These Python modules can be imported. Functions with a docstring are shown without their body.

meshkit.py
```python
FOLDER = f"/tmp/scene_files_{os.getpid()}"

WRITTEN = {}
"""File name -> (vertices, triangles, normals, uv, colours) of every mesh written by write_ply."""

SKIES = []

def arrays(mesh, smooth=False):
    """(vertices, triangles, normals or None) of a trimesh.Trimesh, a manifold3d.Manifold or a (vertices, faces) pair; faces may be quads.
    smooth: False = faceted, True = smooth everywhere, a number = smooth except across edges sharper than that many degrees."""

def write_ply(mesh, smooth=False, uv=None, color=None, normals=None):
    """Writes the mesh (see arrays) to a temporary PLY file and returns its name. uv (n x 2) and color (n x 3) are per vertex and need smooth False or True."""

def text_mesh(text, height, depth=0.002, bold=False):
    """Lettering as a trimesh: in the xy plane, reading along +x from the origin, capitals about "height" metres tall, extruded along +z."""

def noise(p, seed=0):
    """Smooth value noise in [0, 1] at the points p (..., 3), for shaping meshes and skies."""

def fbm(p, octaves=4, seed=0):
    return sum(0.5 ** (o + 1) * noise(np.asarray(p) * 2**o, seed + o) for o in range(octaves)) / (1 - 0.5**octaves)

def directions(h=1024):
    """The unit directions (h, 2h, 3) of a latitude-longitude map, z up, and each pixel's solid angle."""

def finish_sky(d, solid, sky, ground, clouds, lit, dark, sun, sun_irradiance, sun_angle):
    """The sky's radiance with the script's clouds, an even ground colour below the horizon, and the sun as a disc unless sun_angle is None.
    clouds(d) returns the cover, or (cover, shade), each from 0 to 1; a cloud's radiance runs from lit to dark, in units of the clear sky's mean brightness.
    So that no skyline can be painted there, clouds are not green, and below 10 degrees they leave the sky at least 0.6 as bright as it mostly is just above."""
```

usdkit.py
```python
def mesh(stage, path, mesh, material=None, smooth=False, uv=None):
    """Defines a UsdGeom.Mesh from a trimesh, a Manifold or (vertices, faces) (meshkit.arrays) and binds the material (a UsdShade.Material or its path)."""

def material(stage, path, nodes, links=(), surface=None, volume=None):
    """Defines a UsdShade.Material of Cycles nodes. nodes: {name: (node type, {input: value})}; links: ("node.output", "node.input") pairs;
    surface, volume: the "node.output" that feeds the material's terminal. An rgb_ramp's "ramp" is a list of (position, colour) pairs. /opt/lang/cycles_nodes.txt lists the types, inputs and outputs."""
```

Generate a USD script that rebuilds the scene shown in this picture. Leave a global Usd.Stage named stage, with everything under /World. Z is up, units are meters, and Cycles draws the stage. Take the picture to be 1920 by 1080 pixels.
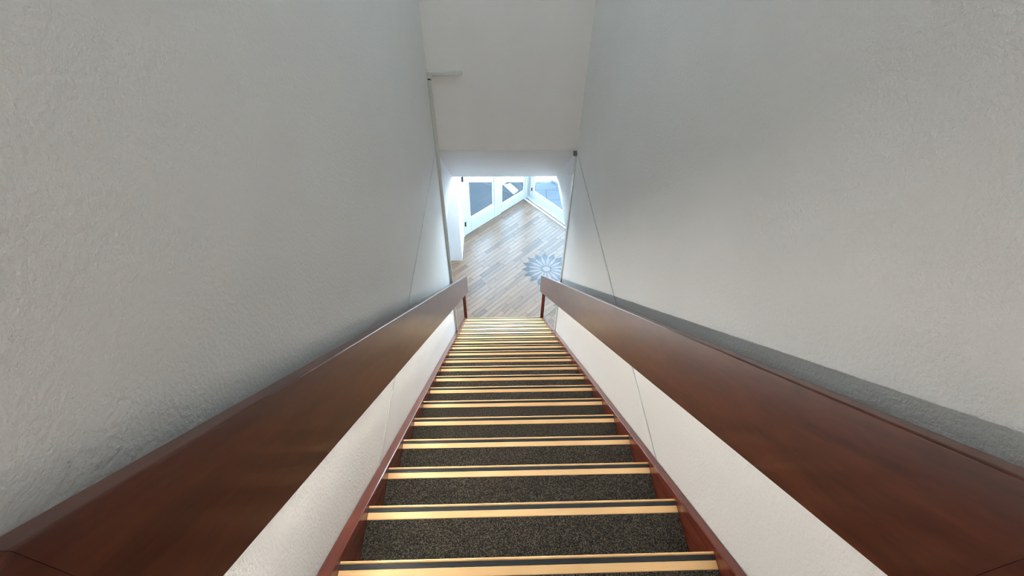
import math, random, sys
import numpy as np, trimesh
from shapely.geometry import Polygon, Point, box as sbox
from shapely import affinity
sys.path.insert(0, "/opt/lang")
import usdkit, meshkit
from pxr import Usd, UsdGeom, UsdLux, UsdShade, Gf, Sdf, Vt

stage = Usd.Stage.CreateInMemory()
UsdGeom.SetStageUpAxis(stage, UsdGeom.Tokens.z)
UsdGeom.SetStageMetersPerUnit(stage, 1.0)
UsdGeom.Xform.Define(stage, "/World")
UsdGeom.Scope.Define(stage, "/World/Looks")
random.seed(7); rng = np.random.default_rng(7)

# ---------------------------------------------------------------- camera, sky, sun, exposure
PITCH, YAW, ROLL, FPX = 45.0433, 2.4018, -1.1402, 861.228
EXPOSURE = 0.16
SKY_COLOR, SKY_POWER = (0.50, 0.76, 1.06), 2.1
SUN_COLOR, SUN_POWER, SUN_ELEV = (0.86, 0.97, 1.06), 20.0, 74.0
LANDING_FILL_POWER, LANDING_FILL_COLOR, LANDING_FILL_XY = 50.0, (1.17, 0.98, 0.85), (-0.10, -2.3, 0.42)  # added floor lamp behind the camera, lights the stairwell walls
STAIR_FILL_POWER, STAIR_FILL_COLOR = 58.0, (0.81, 0.99, 1.11)  # added ceiling lamp over the stairs, lifts the upper walls
HALL_FILL_POWER, HALL_FILL_COLOR = 120.0, (0.76, 0.96, 1.14)  # added hall lamp, cool fill around the stair foot
LED_POWER, LED_COLOR, LED_FILL = 450.0, (1.04, 1.0, 0.93), 0.06  # added light strips hidden under the handrails

p_, y_, r_ = (math.radians(a) for a in (PITCH, YAW, ROLL))
fw = np.array([math.sin(y_) * math.cos(p_), math.cos(y_) * math.cos(p_), -math.sin(p_)])
rt0 = np.array([math.cos(y_), -math.sin(y_), 0.0]); dn0 = np.cross(fw, rt0)
rt = rt0 * math.cos(r_) + dn0 * math.sin(r_); dn = dn0 * math.cos(r_) - rt0 * math.sin(r_)
cam = UsdGeom.Camera.Define(stage, "/World/camera")
cam.AddTransformOp().Set(Gf.Matrix4d(*rt, 0, *(-dn), 0, *(-fw), 0, 0, 0, 0, 1))
cam.CreateHorizontalApertureAttr(36.0); cam.CreateVerticalApertureAttr(20.25)
cam.CreateFocalLengthAttr(36.0 * FPX / 1920.0)
cam.CreateFStopAttr(0.0); cam.CreateClippingRangeAttr(Gf.Vec2f(0.02, 500.0))
cam.CreateExposureAttr(EXPOSURE)

sky = UsdLux.DomeLight.Define(stage, "/World/sky")
sky.CreateColorAttr(Gf.Vec3f(*SKY_COLOR)); sky.CreateIntensityAttr(SKY_POWER)
sun = UsdLux.DistantLight.Define(stage, "/World/sun")
sun.CreateColorAttr(Gf.Vec3f(*SUN_COLOR)); sun.CreateIntensityAttr(SUN_POWER); sun.CreateAngleAttr(0.53); sun.CreateNormalizeAttr(True)
sun.AddRotateXYZOp().Set(Gf.Vec3f(90.0 - SUN_ELEV, 0, 0))     # stands behind the camera, high: shines towards +y and down

# ---------------------------------------------------------------- materials
L = "/World/Looks/"
def M(name, nodes, links=(), surface="p.BSDF"):
    return usdkit.material(stage, L + name, nodes, links, surface=surface)
def plain(name, color, rough=0.5, metallic=0.0, **kw):
    return M(name, {"p": ("principled_bsdf", {"base_color": color, "roughness": rough, "metallic": metallic, **kw})})
def plaster(name, color, scale=115.0, dist=0.0032, strength=0.75):
    return M(name, {"c": ("texture_coordinate", {}),
                    "n": ("noise_texture", {"scale": scale, "detail": 3.0, "roughness": 0.55}),
                    "w": ("noise_texture", {"scale": 3.0, "detail": 2.0}),
                    "r": ("rgb_ramp", {"ramp": [(0.3, tuple(0.97 * x for x in color)), (0.7, color)]}),
                    "b": ("bump", {"distance": dist, "strength": strength}),
                    "p": ("principled_bsdf", {"roughness": 0.75, "specular_ior_level": 0.3})},
             [("c.object", "n.vector"), ("c.object", "w.vector"), ("w.fac", "r.fac"), ("r.color", "p.base_color"), ("n.fac", "b.height"), ("b.normal", "p.normal")])
def wood(name, dark, light, rot, stretch, rough, bump=0.0004, coat=0.0, scale=1.0):
    return M(name, {"c": ("texture_coordinate", {}), "m": ("mapping", {"mapping_type": "texture", "rotation": rot, "scale": tuple(1 / x for x in stretch)}),
                    "n": ("noise_texture", {"scale": 6.0 * scale, "detail": 6.0, "roughness": 0.6, "distortion": 0.6}),
                    "f": ("noise_texture", {"scale": 40.0 * scale, "detail": 3.0}),
                    "x": ("math", {"math_type": "multiply_add", "value2": 0.3, "value3": 0.0}),
                    "a": ("math", {"math_type": "add"}),
                    "r": ("rgb_ramp", {"ramp": [(0.42, dark), (0.85, light)]}),
                    "b": ("bump", {"distance": bump, "strength": 0.5}),
                    "p": ("principled_bsdf", {"roughness": rough, "specular_ior_level": 0.3 if "mahog" in name else 0.5, "coat_weight": coat, "coat_roughness": 0.28 if name.startswith("oak") else 0.12})},
             [("c.object", "m.vector"), ("m.vector", "n.vector"), ("m.vector", "f.vector"), ("f.fac", "x.value1"), ("n.fac", "a.value1"), ("x.value", "a.value2"),
              ("a.value", "r.fac"), ("r.color", "p.base_color"), ("n.fac", "b.height"), ("b.normal", "p.normal")])
SL = math.atan2(0.184, 0.21)
wall_m = plaster("wall_plaster", (0.82, 0.82, 0.80))
smooth_m = plaster("white_paint", (0.85, 0.86, 0.87), 120.0, 0.0008, 0.4)
mahog = wood("mahogany", (0.050, 0.0090, 0.0035), (0.110, 0.023, 0.009), (-SL, 0, 0), (3.0, 0.5, 3.0), 0.32, 0.0002, 0.2)
mahog_red = wood("red_mahogany", (0.10, 0.018, 0.010), (0.20, 0.042, 0.022), (-SL, 0, 0), (6.0, 0.6, 6.0), 0.22, 0.0002, 0.4)
tread_wood = wood("tread_wood", (0.05, 0.02, 0.012), (0.10, 0.04, 0.022), (0, 0, 0), (0.8, 8.0, 8.0), 0.4)
brass = M("brass", {"c": ("texture_coordinate", {}), "m": ("mapping", {"scale": (1.0, 60.0, 60.0)}), "n": ("noise_texture", {"scale": 14.0, "detail": 2.0}),
                    "r": ("rgb_ramp", {"ramp": [(0.3, (0.93, 0.55, 0.24)), (0.7, (0.98, 0.63, 0.30))]}),
                    "p": ("principled_bsdf", {"metallic": 0.25, "roughness": 0.42})},
          [("c.object", "m.vector"), ("m.vector", "n.vector"), ("n.fac", "r.fac"), ("r.color", "p.base_color")])
rubber = plain("rubber", (0.016, 0.017, 0.019), 0.42)
carpet_m = M("carpet", {"c": ("texture_coordinate", {}), "n": ("noise_texture", {"scale": 260.0, "detail": 2.0, "roughness": 0.75}),
                        "v": ("voronoi_texture", {"scale": 330.0}),
                        "r": ("rgb_ramp", {"ramp": [(0.34, (0.010, 0.009, 0.008)), (0.5, (0.040, 0.035, 0.028)), (0.62, (0.17, 0.138, 0.10))]}),
                        "b": ("bump", {"distance": 0.003, "strength": 0.9}),
                        "p": ("principled_bsdf", {"roughness": 0.95, "specular_ior_level": 0.15, "sheen_weight": 0.15, "sheen_roughness": 0.5})},
             [("c.object", "n.vector"), ("c.object", "v.vector"), ("n.fac", "r.fac"), ("r.color", "p.base_color"), ("v.distance", "b.height"), ("b.normal", "p.normal")])
PA = math.radians(46.0)                                       # the floorboards' direction
oak = [wood(f"oak_{i}", tuple(k * x for x in (0.17, 0.098, 0.055)), tuple(k * x for x in (0.285, 0.18, 0.115)), (0, 0, PA), (0.8, 14.0, 1.0), 0.32, 0.0003, 0.7)
       for i, k in enumerate((0.70, 0.85, 0.97, 1.06, 1.14))]
gap_m = plain("floor_gap", (0.06, 0.04, 0.025), 0.7)
inlay_dark = wood("inlay_dark", (0.05, 0.048, 0.05), (0.095, 0.09, 0.09), (0, 0, 0), (6.0, 6.0, 1.0), 0.24, 0.0002, 0.3)
inlay_mid = wood("inlay_mid", (0.085, 0.075, 0.07), (0.14, 0.115, 0.105), (0, 0, 0), (6.0, 6.0, 1.0), 0.24, 0.0002, 0.3)
inlay_light = wood("inlay_light", (0.19, 0.145, 0.125), (0.29, 0.23, 0.20), (0, 0, 0), (6.0, 6.0, 1.0), 0.24, 0.0002, 0.3)
frame_m = plain("frame_white", (0.66, 0.68, 0.69), 0.35)
duct_m = plain("duct_plastic", (0.62, 0.65, 0.61), 0.45)
grey_m = plain("grey_metal", (0.20, 0.21, 0.21), 0.45, 0.6)
seam_m = plain("seam_grey", (0.52, 0.53, 0.52), 0.6)
dark_m = plain("dark_metal", (0.035, 0.035, 0.04), 0.45, 0.3)
shaded_terrace_m = M("terrace", {"c": ("texture_coordinate", {}), "n": ("noise_texture", {"scale": 2.5, "detail": 4.0}),  # terrace next to the house, its shade deepened in the colour
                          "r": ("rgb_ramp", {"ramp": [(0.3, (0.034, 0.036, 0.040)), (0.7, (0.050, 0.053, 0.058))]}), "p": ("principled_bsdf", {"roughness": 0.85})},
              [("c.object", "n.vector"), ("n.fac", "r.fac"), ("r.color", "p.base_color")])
sunlit_paving = plain("sunlit_paving", (0.52, 0.52, 0.51), 0.85)  # same terrace in the sun, lightened in colour to bounce more light
hazed_paving = M("hazed_paving", {"c": ("texture_coordinate", {}), "b": ("brick_texture", {"color1": (0.105, 0.115, 0.13), "color2": (0.12, 0.13, 0.145), "mortar": (0.06, 0.065, 0.075), "scale": 1.0, "mortar_size": 0.008, "brick_width": 0.62, "row_height": 0.33}),  # lighter tone stands for haze and reflection on the right pane
                            "p": ("principled_bsdf", {"roughness": 0.8})}, [("c.object", "b.vector"), ("b.color", "p.base_color")])
pale_stone = plain("pale_stone", (0.66, 0.67, 0.67), 0.8)
grey_stone = plain("grey_stone", (0.30, 0.30, 0.30), 0.8)
teal_m = plain("teal_glaze", (0.10, 0.38, 0.42), 0.3)
glass_m = M("pane_glass", {"l": ("layer_weight", {"blend": 0.5}), "q": ("math", {"math_type": "power", "value2": 4.5}), "f": ("math", {"math_type": "multiply_add", "value2": 0.8, "value3": 0.03}), "t": ("transparent_bsdf", {"color": (0.93, 0.97, 0.97)}), "g": ("glossy_bsdf", {"color": (1, 1, 1), "roughness": 0.0}),
                           "x": ("mix_closure", {})},
            [("l.facing", "q.value1"), ("q.value", "f.value1"), ("f.value", "x.fac"), ("t.BSDF", "x.closure1"), ("g.BSDF", "x.closure2")], surface="x.closure")
led_fill_m = M("led_fill_glow", {"e": ("emission", {"color": LED_COLOR, "strength": LED_FILL * LED_POWER})}, surface="e.emission")
added_led_m = M("added_led_glow", {"e": ("emission", {"color": LED_COLOR, "strength": LED_POWER})}, surface="e.emission")
hall_fill_m = M("hall_fill_glow", {"e": ("emission", {"color": HALL_FILL_COLOR, "strength": HALL_FILL_POWER})}, surface="e.emission")
stair_fill_m = M("stair_fill_glow", {"e": ("emission", {"color": STAIR_FILL_COLOR, "strength": STAIR_FILL_POWER})}, surface="e.emission")
landing_fill_m = M("landing_fill_glow", {"e": ("emission", {"color": LANDING_FILL_COLOR, "strength": LANDING_FILL_POWER})}, surface="e.emission")

# ---------------------------------------------------------------- helpers
used = set()
def free(path):
    if path not in used:
        used.add(path); return path
    k = 1
    while f"{path}_{k:03d}" in used: k += 1
    used.add(f"{path}_{k:03d}"); return f"{path}_{k:03d}"
def data(prim, label=None, cat=None, group=None, kind=None):
    for k, v in (("label", label), ("category", cat), ("group", group), ("kind", kind)):
        if v: prim.SetCustomDataByKey(k, v)
    return prim
def xf(name, parent="/World", loc=None, rotz=0.0, **kw):
    path = free(f"{parent}/{name}")
    x = UsdGeom.Xform.Define(stage, path)
    if loc is not None: x.AddTranslateOp().Set(Gf.Vec3d(*loc))
    if rotz: x.AddRotateZOp().Set(rotz)
    data(x.GetPrim(), **kw); return path
def put(name, m, mat, parent="/World", smooth=False, **kw):
    path = free(f"{parent}/{name}")
    g = usdkit.mesh(stage, path, m, mat, smooth=smooth)
    data(g.GetPrim(), **kw); return path
def cat(*ms): return trimesh.util.concatenate(list(ms))
def box(x0, x1, y0, y1, z0, z1, c=0.0):
    if c <= 0:
        b = trimesh.creation.box((x1 - x0, y1 - y0, z1 - z0)); b.apply_translation(((x0 + x1) / 2, (y0 + y1) / 2, (z0 + z1) / 2)); return b
    pts = []
    for X, sx in ((x0, 1), (x1, -1)):
        for Y, sy in ((y0, 1), (y1, -1)):
            for Z, sz in ((z0, 1), (z1, -1)):
                pts += [(X, Y + sy * c, Z + sz * c), (X + sx * c, Y, Z + sz * c), (X + sx * c, Y + sy * c, Z)]
    return trimesh.convex.convex_hull(np.array(pts))
def prism_x(poly, x0, x1):
    """A polygon of (y, z) points swept from x0 to x1."""
    m = trimesh.creation.extrude_polygon(Polygon(poly), x1 - x0, engine="earcut")
    v = m.vertices.copy(); m.vertices = np.stack([v[:, 2] + x0, v[:, 0], v[:, 1]], 1); m.fix_normals(); return m
def prism_z(poly, z0, z1):
    m = trimesh.creation.extrude_polygon(poly if isinstance(poly, Polygon) else Polygon(poly), z1 - z0, engine="earcut"); m.apply_translation((0, 0, z0)); return m
def slab(poly, z0, z1, c=0.0012):
    """A flat convex piece with a chamfered top edge."""
    poly = Polygon(poly) if not isinstance(poly, Polygon) else poly
    inner = poly.buffer(-c, join_style=2)
    if inner.is_empty or inner.geom_type != "Polygon": return prism_z(poly, z0, z1)
    a = np.array(poly.exterior.coords[:-1]); b = np.array(inner.exterior.coords[:-1])
    pts = np.vstack([np.c_[a, np.full(len(a), z0)], np.c_[a, np.full(len(a), z1 - c)], np.c_[b, np.full(len(b), z1)]])
    return trimesh.convex.convex_hull(pts)
def sweep(profile, stations):
    """profile: closed loop of (x, h); stations: list of (y, z) that h is added to. Capped."""
    P = np.array(profile); n = len(P)
    V = np.vstack([np.c_[P[:, 0], np.full(n, y), z + P[:, 1]] for y, z in stations]); F = []
    for k in range(len(stations) - 1):
        for i in range(n):
            j = (i + 1) % n; F += [(k * n + i, k * n + j, k * n + n + j), (k * n + i, k * n + n + j, k * n + n + i)]
    e = (len(stations) - 1) * n
    for i in range(1, n - 1): F += [(0, i + 1, i), (e, e + i, e + i + 1)]
    m = trimesh.Trimesh(V, F, process=False); m.fix_normals(); return m
def rounded(x0, x1, h0, h1, r, k=4):
    out = []
    for cx, cy, a0 in ((x1 - r, h1 - r, 0), (x0 + r, h1 - r, 90), (x0 + r, h0 + r, 180), (x1 - r, h0 + r, 270)):
        for i in range(k + 1):
            a = math.radians(a0 + 90 * i / k); out.append((cx + r * math.cos(a), cy + r * math.sin(a)))
    return out

# ---------------------------------------------------------------- measures of the place
G, R = 0.21, 0.184
Y_N, Z_N = 0.369, -1.4142
N = 19
XL, XR = -0.472, 0.6203                # stairwell walls
TL, TR = -0.4357, 0.5908               # treads
Y0, H1 = 3.259, -1.761                 # end wall and its lower edge
Y1, H2 = 4.222, -2.579                 # foot of the sloped soffit, lower ceiling
ZF = Z_N - N * R                       # lower floor
ZU, ZT = -1.230, 2.10                  # upper landing, upper ceiling
def nz(y): return Z_N - (y - Y_N) * R / G

# ---------------------------------------------------------------- shell
put("wall_left", box(XL - 0.10, XL, -3.2, Y0, ZF, ZT), wall_m, kind="structure")
put("wall_right", box(XR, XR + 0.10, -3.2, Y0, ZF, ZT), wall_m, kind="structure")
put("wall_far", box(XL, XR, Y0, Y0 + 0.12, H1, ZT), wall_m, kind="structure")
put("wall_back", box(XL - 0.1, XR + 0.1, -3.3, -3.2, ZU - 0.2, ZT), wall_m, kind="structure")
A = np.array([-0.595, 6.18]); C = np.array([0.578, 7.377]); dA = (C - A) / np.linalg.norm(C - A)
dB = np.array([0.576, -0.776]); dB /= np.linalg.norm(dB); B = C + dB * 2.75
room = Polygon([(-3.2, Y0 - 0.05), (-3.2, 5.53), (-0.572, 5.53), tuple(A), tuple(C), tuple(B), (B[0], Y0 - 0.05)])
hole = sbox(XL, Y0 - 1, XR, Y1)
ceil_poly = room.buffer(0.03, join_style=2).difference(hole).difference(sbox(-9, 0, 9, Y0))
ceil = put("ceiling", prism_z(ceil_poly, H2, H2 + 0.86), smooth_m, kind="structure")
put("ceiling_soffit", prism_x([(Y0, H1), (Y1, H2), (Y1, H2 + 0.16), (Y0 + 0.12, H1 + 0.06), (Y0 + 0.12, H1), (Y0, H1)][:4] + [(Y0, H1 + 0.001)], XL, XR), smooth_m, kind="structure")
put("ceiling_upper", box(-2.6, 2.8, -3.6, 5.87, ZT, ZT + 0.15), smooth_m, kind="structure")
put("floor_upper", box(XL, XR, -3.2, Y_N - G - 0.01, ZU - 0.2, ZU), carpet_m, kind="structure")
put("wall_lower_left", box(-3.2, -0.572, 5.53, 6.12, ZF, H2), smooth_m, kind="structure")
put("wall_lower_west", box(-3.3, -3.2, Y0 - 0.15, 6.1, ZF, H2), smooth_m, kind="structure")
put("wall_lower_east", box(B[0], B[0] + 0.1, Y0 - 0.15, B[1] + 0.03, ZF, H2), smooth_m, kind="structure")
put("wall_lower_near", cat(box(-3.3, XL - 0.1, Y0 - 0.15, Y0 - 0.05, ZF, H2), box(XR + 0.1, B[0] + 0.1, Y0 - 0.15, Y0 - 0.05, ZF, H2)), smooth_m, kind="structure")

# floor: subfloor and single oak boards, laid diagonally
floor = xf("floor", kind="structure")
put("subfloor", prism_z(room.union(sbox(XL - 0.1, 3.0, XR + 0.1, 3.4)), ZF - 0.12, ZF - 0.004), gap_m, floor)
u = np.array([math.cos(PA), math.sin(PA)]); w_ = np.array([-u[1], u[0]])
PW = 0.068
seen = Polygon([(-0.95, 3.85), (-0.80, 5.53), (-0.62, 6.2), tuple(C), (1.35, 6.35), (0.95, 5.0), (0.75, 3.85)])
laid = Polygon([(-3.2, Y0 - 0.05), tuple(A - dA * (3.2 - 0.595) / dA[0]), tuple(C), tuple(B), (B[0], Y0 - 0.05)])   # under the lower wall the boards simply run on
boards, others = [], []
for row in range(-75, 140):
    s = -8.0 + rng.uniform(0, 0.5)
    while s < 12.0:
        ln = rng.uniform(0.38, 0.72)
        q = [s * u + row * PW * w_, (s + ln) * u + row * PW * w_, (s + ln) * u + (row + 1) * PW * w_, s * u + (row + 1) * PW * w_]
        s += ln
        pg = Polygon(q).buffer(-0.0008, join_style=2).intersection(laid)
        if pg.is_empty or pg.geom_type != "Polygon" or pg.area < 2e-4: continue
        tone = int(rng.choice(5, p=[0.13, 0.22, 0.27, 0.22, 0.16]))
        (boards if pg.intersects(seen) else others).append((pg.area, pg, tone))
boards.sort(key=lambda b: -b[0])
for _, pg, t in boards[:298]: put("plank", slab(pg, ZF - 0.004, ZF + 0.0002 * t), oak[t], floor)
rest = others + boards[298:]
for t in range(5):
    ms = [slab(pg, ZF - 0.004, ZF) for _, pg, k in rest if k == t]
    if ms: put("further_planks", cat(*ms), oak[t], floor, kind="stuff")

# ---------------------------------------------------------------- glazed walls of the lower room
def local(o, d):
    """Points (s along the wall, t outwards, z) of a glazed wall -> world."""
    n = np.array([-d[1], d[0]])
    def f(m):
        v = m.vertices.copy(); m = m.copy()
        m.vertices = np.c_[o[0] + v[:, 0] * d[0] + v[:, 1] * n[0], o[1] + v[:, 0] * d[1] + v[:, 1] * n[1], v[:, 2]]
        if np.linalg.det(np.array([[d[0], n[0]], [d[1], n[1]]])) < 0: m.invert()
        return m
    return f
def glazed(name, o, d, s0, s1, ls, rs, bh, parts=(), t0=-0.045, t1=0.02, top=-2.70, th=0.12, **kw):
    f = local(o, d); P = xf(name, kind="structure", **kw); zb = ZF + 0.006
    put("stile", f(box(s0, s0 + ls, t0, t1, zb, top, 0.004)), frame_m, P)
    put("stile", f(box(s1 - rs, s1, t0, t1, zb, top, 0.004)), frame_m, P)
    put("bottom_rail", f(box(s0 + ls, s1 - rs, t0 + 0.002, t1 - 0.002, zb, zb + bh, 0.004)), frame_m, P)
    put("top_rail", f(box(s0 + ls, s1 - rs, t0 + 0.002, t1 - 0.002, top - th, top, 0.004)), frame_m, P)
    tm = (t0 + t1) / 2
    put("pane", f(box(s0 + ls - 0.008, s1 - rs + 0.008, tm - 0.003, tm + 0.003, zb + bh - 0.008, top - th + 0.008)), glass_m, P)
    b = 0.016
    put("glazing_bead", f(cat(box(s0 + ls, s1 - rs, t0 + 0.012, tm - 0.003, zb + bh, zb + bh + b, 0.003), box(s0 + ls, s1 - rs, t0 + 0.012, tm - 0.003, top - th - b, top - th, 0.003),
                              box(s0 + ls, s0 + ls + b, t0 + 0.012, tm - 0.003, zb + bh, top - th, 0.003), box(s1 - rs - b, s1 - rs, t0 + 0.012, tm - 0.003, zb + bh, top - th, 0.003))), frame_m, P)
    return P, f
LA = np.linalg.norm(C - A)
P, f = glazed("door_1", A, dA, 0.012, 0.884, 0.150, 0.150, 0.262)
for z in (-4.672, -3.816, -3.0):
    m = trimesh.creation.cylinder(0.009, 0.085, sections=12); m.apply_translation((0.036, -0.052, z))
    put("hinge", f(cat(m, box(0.02, 0.05, -0.05, -0.044, z - 0.04, z + 0.04))), dark_m, P)
glazed("window_1", A, dA, 0.890, LA - 0.055, 0.045, 0.075, 0.165, t0=-0.035)
P, f = glazed("window_2", C, dB, 0.06, 1.36, 0.075, 0.085, 0.15, t0=-0.02, t1=0.045)
m = trimesh.creation.cylinder(0.010, 0.06, sections=12); m.apply_translation((0.13, -0.03, -4.70)); put("hinge", f(m), dark_m, P)
glazed("window_3", C, dB, 1.36, 2.70, 0.085, 0.085, 0.15, t0=-0.02, t1=0.045)
put("trim_1", prism_z(Point(*C).buffer(0.058, quad_segs=2), ZF, H2), frame_m, kind="structure")
fa, fb = local(A, dA), local(C, dB)
put("trim_2", cat(fa(box(0.0, LA - 0.05, -0.04, 0.06, H2 - 0.115, H2)), fb(box(0.05, 2.75, -0.06, 0.06, H2 - 0.115, H2))), frame_m, kind="structure")   # head beam
put("trim_3", fb(cat(box(0.03, 2.72, -0.085, -0.02, ZF, ZF + 0.016, 0.004), box(0.0, 2.70, -0.030, 0.05, ZF, ZF + 0.010, 0.003), box(-0.03, 2.6, -0.150, -0.105, ZF, ZF + 0.012, 0.004))), frame_m, kind="structure")   # sill with its tracks
put("trim_4", fa(box(-0.03, 0.008, -0.055, 0.03, ZF, H2 - 0.115, 0.003)), frame_m, kind="structure")   # door jamb

# ---------------------------------------------------------------- wall seams, corner guards
put("trim_5", box(XL, XL + 0.004, -0.3, Y0 - 0.002, H1 - 0.006, H1 + 0.006, 0.0015), duct_m, kind="structure")
put("trim_6", box(XR - 0.003, XR, -0.3, Y0 - 0.002, H1 - 0.0028, H1 + 0.0028, 0.0008), seam_m, kind="structure")
put("trim_7", cat(box(XR - 0.002, XR, -0.3, Y0 - 0.1, H1 - 0.026, H1 - 0.021)), smooth_m, kind="structure")
gp = xf("trim_8", kind="structure")
put("corner_guard", cat(box(XR - 0.010, XR, Y0 - 0.045, Y0 + 0.003, nz(Y0) + 0.04, H1 - 0.03, 0.001), box(XR - 0.004, XR + 0.05, Y0, Y0 + 0.004, ZF, H2 - 0.01, 0.001)), duct_m, gp)
put("corner_cap", box(XR - 0.028, XR, Y0 - 0.035, Y0, H1 - 0.032, H1 - 0.004, 0.003), grey_m, gp, label="small dark grey cap")

dz = -1.176
D = xf("cable_duct", loc=(XL, Y0, ZF), label="slim white cable duct up the left corner, turning onto the end wall", cat="cable duct")
put("vertical_run", box(0.0, 0.026, -0.020, 0.004, nz(Y0) + 0.03 - ZF, dz - ZF - 0.052, 0.003), duct_m, D)
put("elbow", box(0.0, 0.030, -0.024, 0.0, dz - ZF - 0.040, dz - ZF + 0.006, 0.003), duct_m, D)
put("joint", box(0.002, 0.020, -0.012, 0.0, dz - ZF - 0.054, dz - ZF - 0.038), dark_m, D, label="dark gap below the elbow")
put("horizontal_run", box(0.028, 0.240, -0.020, 0.0, dz - ZF - 0.020, dz - ZF + 0.004, 0.003), duct_m, D)

# ---------------------------------------------------------------- staircase
S = xf("staircase", loc=(0, 0, ZF), label="steep straight staircase with dark speckled carpet treads and brass nosings between red wooden stringers", cat="staircase")
def down(m): m = m.copy(); m.apply_translation((0, 0, -ZF)); return m
for x0, x1 in ((XL + 0.0015, TL), (TR, XR - 0.0015)):
    top, bot = 0.022, -0.30
    ys = -0.16, 4.185
    yb = Y_N + (Z_N + bot - ZF) * G / R
    poly = [(ys[0], nz(ys[0]) + top), (ys[1], nz(ys[1]) + top), (ys[1], ZF), (yb, ZF), (ys[0], nz(ys[0]) + bot)]
    pg = Polygon(poly)
    m = prism_x(poly, x0, x1)
    # a small chamfer on the long upper edges
    c = 0.003
    pts = []
    for X, s in ((x0, 1), (x1, -1)):
        pts += [(X, y, z) for y, z in poly[2:]] + [(X, y, z - c) for y, z in poly[:2]] + [(X + s * c, y, z) for y, z in poly[:2]]
    put("stringer", down(trimesh.convex.convex_hull(np.array(pts))), mahog_red, S)
lip_prof = [(0.0045 * math.cos(a), 0.0045 * math.sin(a)) for a in np.linspace(0, 2 * math.pi, 12, endpoint=False)]
def bar(y, z, prof, x0, x1): return prism_x([(y + a, z + b) for a, b in prof], x0, x1)
for n in range(N):
    y, z = Y_N + n * G, Z_N - n * R
    T = xf("tread", S)
    a, b = TL, TR
    put("board", down(box(a, b, y - G - 0.012, y - 0.004, z - 0.034, z - 0.003, 0.002)), tread_wood, T)
    put("nosing_lip", down(cat(bar(y - 0.0045, z - 0.0035, lip_prof, a, b), box(a, b, y - 0.004, y - 0.0005, z - 0.030, z - 0.004))), brass, T, smooth=40)
    put("rubber_insert", down(cat(box(a, b, y - 0.0225, y - 0.0085, z - 0.004, z - 0.001, 0.0008), *[box(a, b, y - 0.0115 - 0.0036 * k, y - 0.0097 - 0.0036 * k, z - 0.002, z - 0.0002) for k in range(3)])), rubber, T)
    put("brass_band", down(box(a, b, y - 0.0455, y - 0.0225, z - 0.004, z + 0.0004, 0.0012)), brass, T)
    put("carpet_pad", down(box(a + 0.001, b - 0.001, y - G + 0.0, y - 0.046, z - 0.004, z + 0.001, 0.0012)), carpet_m, T)
    put("riser", down(box(a, b, y - 0.034, y - 0.018, z - R + 0.001 if n < N - 1 else ZF, z - 0.034)), tread_wood, S)

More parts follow.
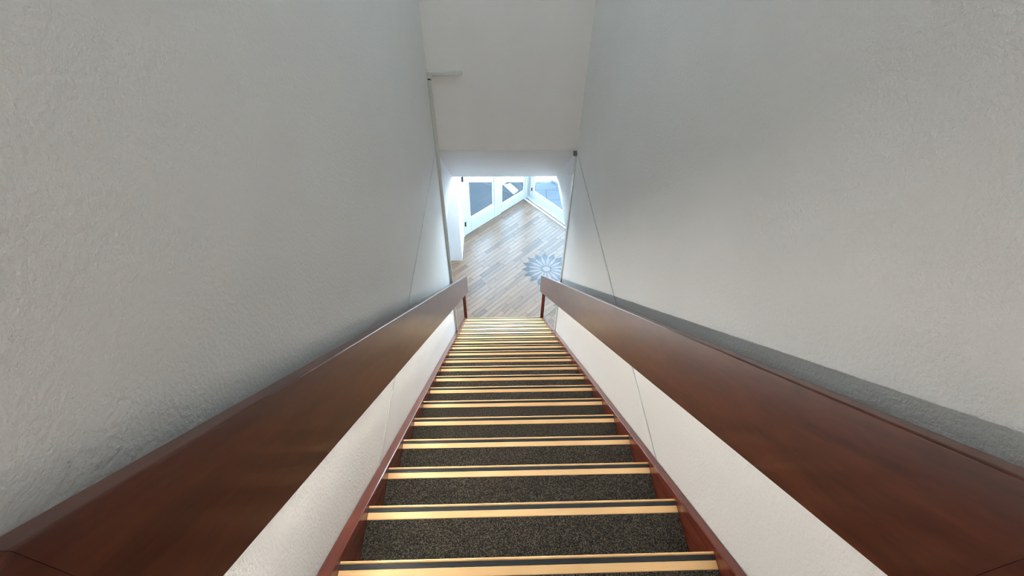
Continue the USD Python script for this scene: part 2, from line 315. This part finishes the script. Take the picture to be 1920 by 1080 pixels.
# ---------------------------------------------------------------- handrails
for side, x0, x1, xw, lab in ((-1, -0.424, -0.392, XL, "broad dark mahogany handrail board along the left stairwell wall with a red end post"),
                              (1, 0.537, 0.567, XR, "broad glossy mahogany handrail board along the right stairwell wall with a red end post")):
    H = xf("handrail", loc=(0, 0, ZF), label=lab, cat="handrail")
    bend, end = 0.122, 4.165
    prof = rounded(x0, x1, 0.495, 0.784, 0.005)
    put("rail_board", down(sweep(prof, [(bend, nz(bend)), (1.5, nz(1.5)), (3.0, nz(3.0)), (end, nz(end))])), mahog, H, smooth=35)
    put("level_board", down(sweep(rounded(x0, x1, 0.55, 0.784, 0.005), [(-1.6, nz(bend)), (bend - 0.0005, nz(bend))])), mahog, H, smooth=35)
    px0, px1 = (-0.464, -0.425) if side < 0 else (0.568, 0.608)
    ztop = nz(4.165) + 0.70
    put("post", down(box(px0, px1, 4.125, 4.165, nz(4.165) + 0.024, ztop, 0.003)), mahog_red, H)
    # added strip of light: left follows the right rail's shadow, right is fill
    st = [(0.17, nz(0.17)), (1.5, nz(1.5)), (3.0, nz(3.0)), (4.05, nz(4.05))]
    xo, xs = (x0, 1) if side < 0 else (x1, -1)
    def lx(a, b): return sorted((xo + xs * a, xo + xs * b))
    if side < 0: (c0, c1), (e0, e1), eh = lx(0.010, 0.0252), lx(0.0252, 0.0262), 0.4922
    else: (c0, c1), (e0, e1), eh = lx(0.0, 0.002), lx(0.0025, 0.0045), 0.4845
    put("added_light_channel", down(sweep([(c0, eh - 0.001), (c1, eh - 0.001), (c1, 0.4945), (c0, 0.4945)], st)), grey_m, H)
    put("added_light_strip", down(sweep([(e0, eh), (e1, eh), (e1, 0.4948), (e0, 0.4948)], st)), added_led_m if side < 0 else led_fill_m, H)
    for y in (-1.0, 0.5, 1.7, 2.9):
        zc = nz(max(y, bend)) + 0.64
        xa, xb = (xw, x0) if side < 0 else (x1, xw)
        put("wall_bracket", down(box(xa, xb, y - 0.02, y + 0.02, zc - 0.03, zc + 0.03, 0.003)), mahog, H)

# ---------------------------------------------------------------- sunflower medallion in the floor
mc = np.array([0.759, 5.312])
F = xf("floor_medallion", loc=(mc[0], mc[1], ZF), label="round flower medallion of pointed wooden petals inlaid in the lower oak floor", cat="floor inlay")
def petal(r0, r1, wmax, ang, at=0.45, n=7):
    t = np.linspace(0, 1, n); half = wmax / 2 * np.where(t < at, np.sin(t / at * math.pi / 2), np.cos((t - at) / (1 - at) * math.pi / 2) ** 0.9)
    half[0] = wmax * 0.12; half[-1] = 0.0
    p = [(r0 + (r1 - r0) * a, h) for a, h in zip(t, half)] + [(r0 + (r1 - r0) * a, -h) for a, h in zip(t[::-1][1:], half[::-1][1:])]
    return affinity.rotate(Polygon(p).buffer(0), ang, origin=(0, 0))
put("backing", prism_z(Point(0, 0).buffer(0.285, quad_segs=12), 0.0006, 0.0016), inlay_dark, F)
for k in range(16):
    put("outer_petal", slab(petal(0.06, 0.392, 0.105, 22.5 * k, 0.55), 0.0006, 0.0024), inlay_dark, F)
for k in range(16):
    put("middle_petal", slab(petal(0.06, 0.315, 0.040, 22.5 * k, 0.6), 0.0006, 0.0030), inlay_mid, F)
for k in range(16):
    put("inner_petal", slab(petal(0.07, 0.305, 0.046, 22.5 * k + 11.25, 0.55), 0.0006, 0.0036), inlay_light, F)
put("ring", prism_z(Point(0, 0).buffer(0.080, quad_segs=8), 0.0006, 0.0038), inlay_dark, F)
put("centre", prism_z(Point(0, 0).buffer(0.060, quad_segs=8), 0.0006, 0.0044), inlay_light, F)

# ---------------------------------------------------------------- outside
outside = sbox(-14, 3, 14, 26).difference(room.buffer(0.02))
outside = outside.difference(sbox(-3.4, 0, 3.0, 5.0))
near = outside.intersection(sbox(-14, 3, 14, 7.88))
hazed = near.intersection(sbox(0.60, 3, 14, 7.88)); near = near.difference(sbox(0.60, 3, 14, 7.88))
put("terrace_hazed", prism_z(hazed, ZF - 0.16, ZF - 0.03), hazed_paving, kind="structure")  # right part, pane haze put into its colour
put("terrace", prism_z(near, ZF - 0.16, ZF - 0.03), shaded_terrace_m, kind="structure")  # part in the building's shadow, darkened by its material
put("terrace_sunlit", prism_z(outside.difference(sbox(-14, 3, 14, 7.88)), ZF - 0.16, ZF - 0.03), sunlit_paving, kind="structure")  # sunlit part past the shadow line, lighter material
GZ = ZF - 0.03
def ledge(name, p, q, w, h, mat, **kw):
    p, q = np.array(p, float), np.array(q, float); d = q - p; l = np.linalg.norm(d); f = local(p, d / l)
    put(name, f(box(0, l, 0, w, GZ, GZ + h, 0.006)), mat, **kw)
ledge("kerb", (0.03, 7.66), (0.62, 8.42), 0.07, 0.06, pale_stone, label="white kerb running away from the glass beyond the fixed pane", cat="kerb")
ledge("kerb", (0.86, 8.08), (1.75, 7.24), 0.05, 0.05, grey_stone, label="grey kerb crossing the sunlit terrace beyond the right-hand window", cat="kerb")
put("paving_slab", slab([(0.119, 7.76), (0.256, 7.816), (0.403, 7.571), (0.307, 7.444)], GZ, GZ + 0.02, 0.004), pale_stone, label="small pale grey slab lying on the shaded terrace outside the fixed pane", cat="paving slab")

# ---------------------------------------------------------------- added fill lamps, all unseen: lower hall, stairs, upper landing
K = xf("added_ceiling_lamp", loc=(0.07, 4.75, H2), label="added fill lamp of round white glass under the lower hall ceiling, out of view", cat="lamp")
rad = 0.16
put("base", trimesh.creation.cylinder(0.8 * rad, 0.03, sections=32, transform=trimesh.transformations.translation_matrix((0, 0, -0.015))), frame_m, K)
g = trimesh.creation.icosphere(2, rad); g.apply_scale((1, 1, 0.5)); g.apply_translation((0, 0, -0.5 * rad - 0.022))
put("shade", g, hall_fill_m, K, smooth=True)
K = xf("added_ceiling_lamp", loc=(0.07, 2.35, ZT), label="added fill lamp of round white glass under the high ceiling above the stairs, out of view", cat="lamp")
rad = 0.14
put("base", trimesh.creation.cylinder(0.8 * rad, 0.03, sections=32, transform=trimesh.transformations.translation_matrix((0, 0, -0.015))), frame_m, K)
g = trimesh.creation.icosphere(2, rad); g.apply_scale((1, 1, 0.5)); g.apply_translation((0, 0, -0.5 * rad - 0.022))
put("shade", g, stair_fill_m, K, smooth=True)
K = xf("added_floor_lamp", loc=(LANDING_FILL_XY[0], LANDING_FILL_XY[1], ZU), label="added floor lamp with a round white glass shade, fill light on the unseen upper landing", cat="lamp")
hz = LANDING_FILL_XY[2] - ZU
put("base", trimesh.creation.revolve(np.array([(0, 0), (0.15, 0), (0.15, 0.012), (0.02, 0.03), (0, 0.03)]), sections=32), grey_m, K)
put("pole", trimesh.creation.cylinder(0.012, hz - 0.13, sections=16, transform=trimesh.transformations.translation_matrix((0, 0, 0.02 + (hz - 0.13) / 2))), grey_m, K)
g = trimesh.creation.icosphere(2, 0.14); g.apply_translation((0, 0, hz)); put("shade", g, landing_fill_m, K, smooth=True)
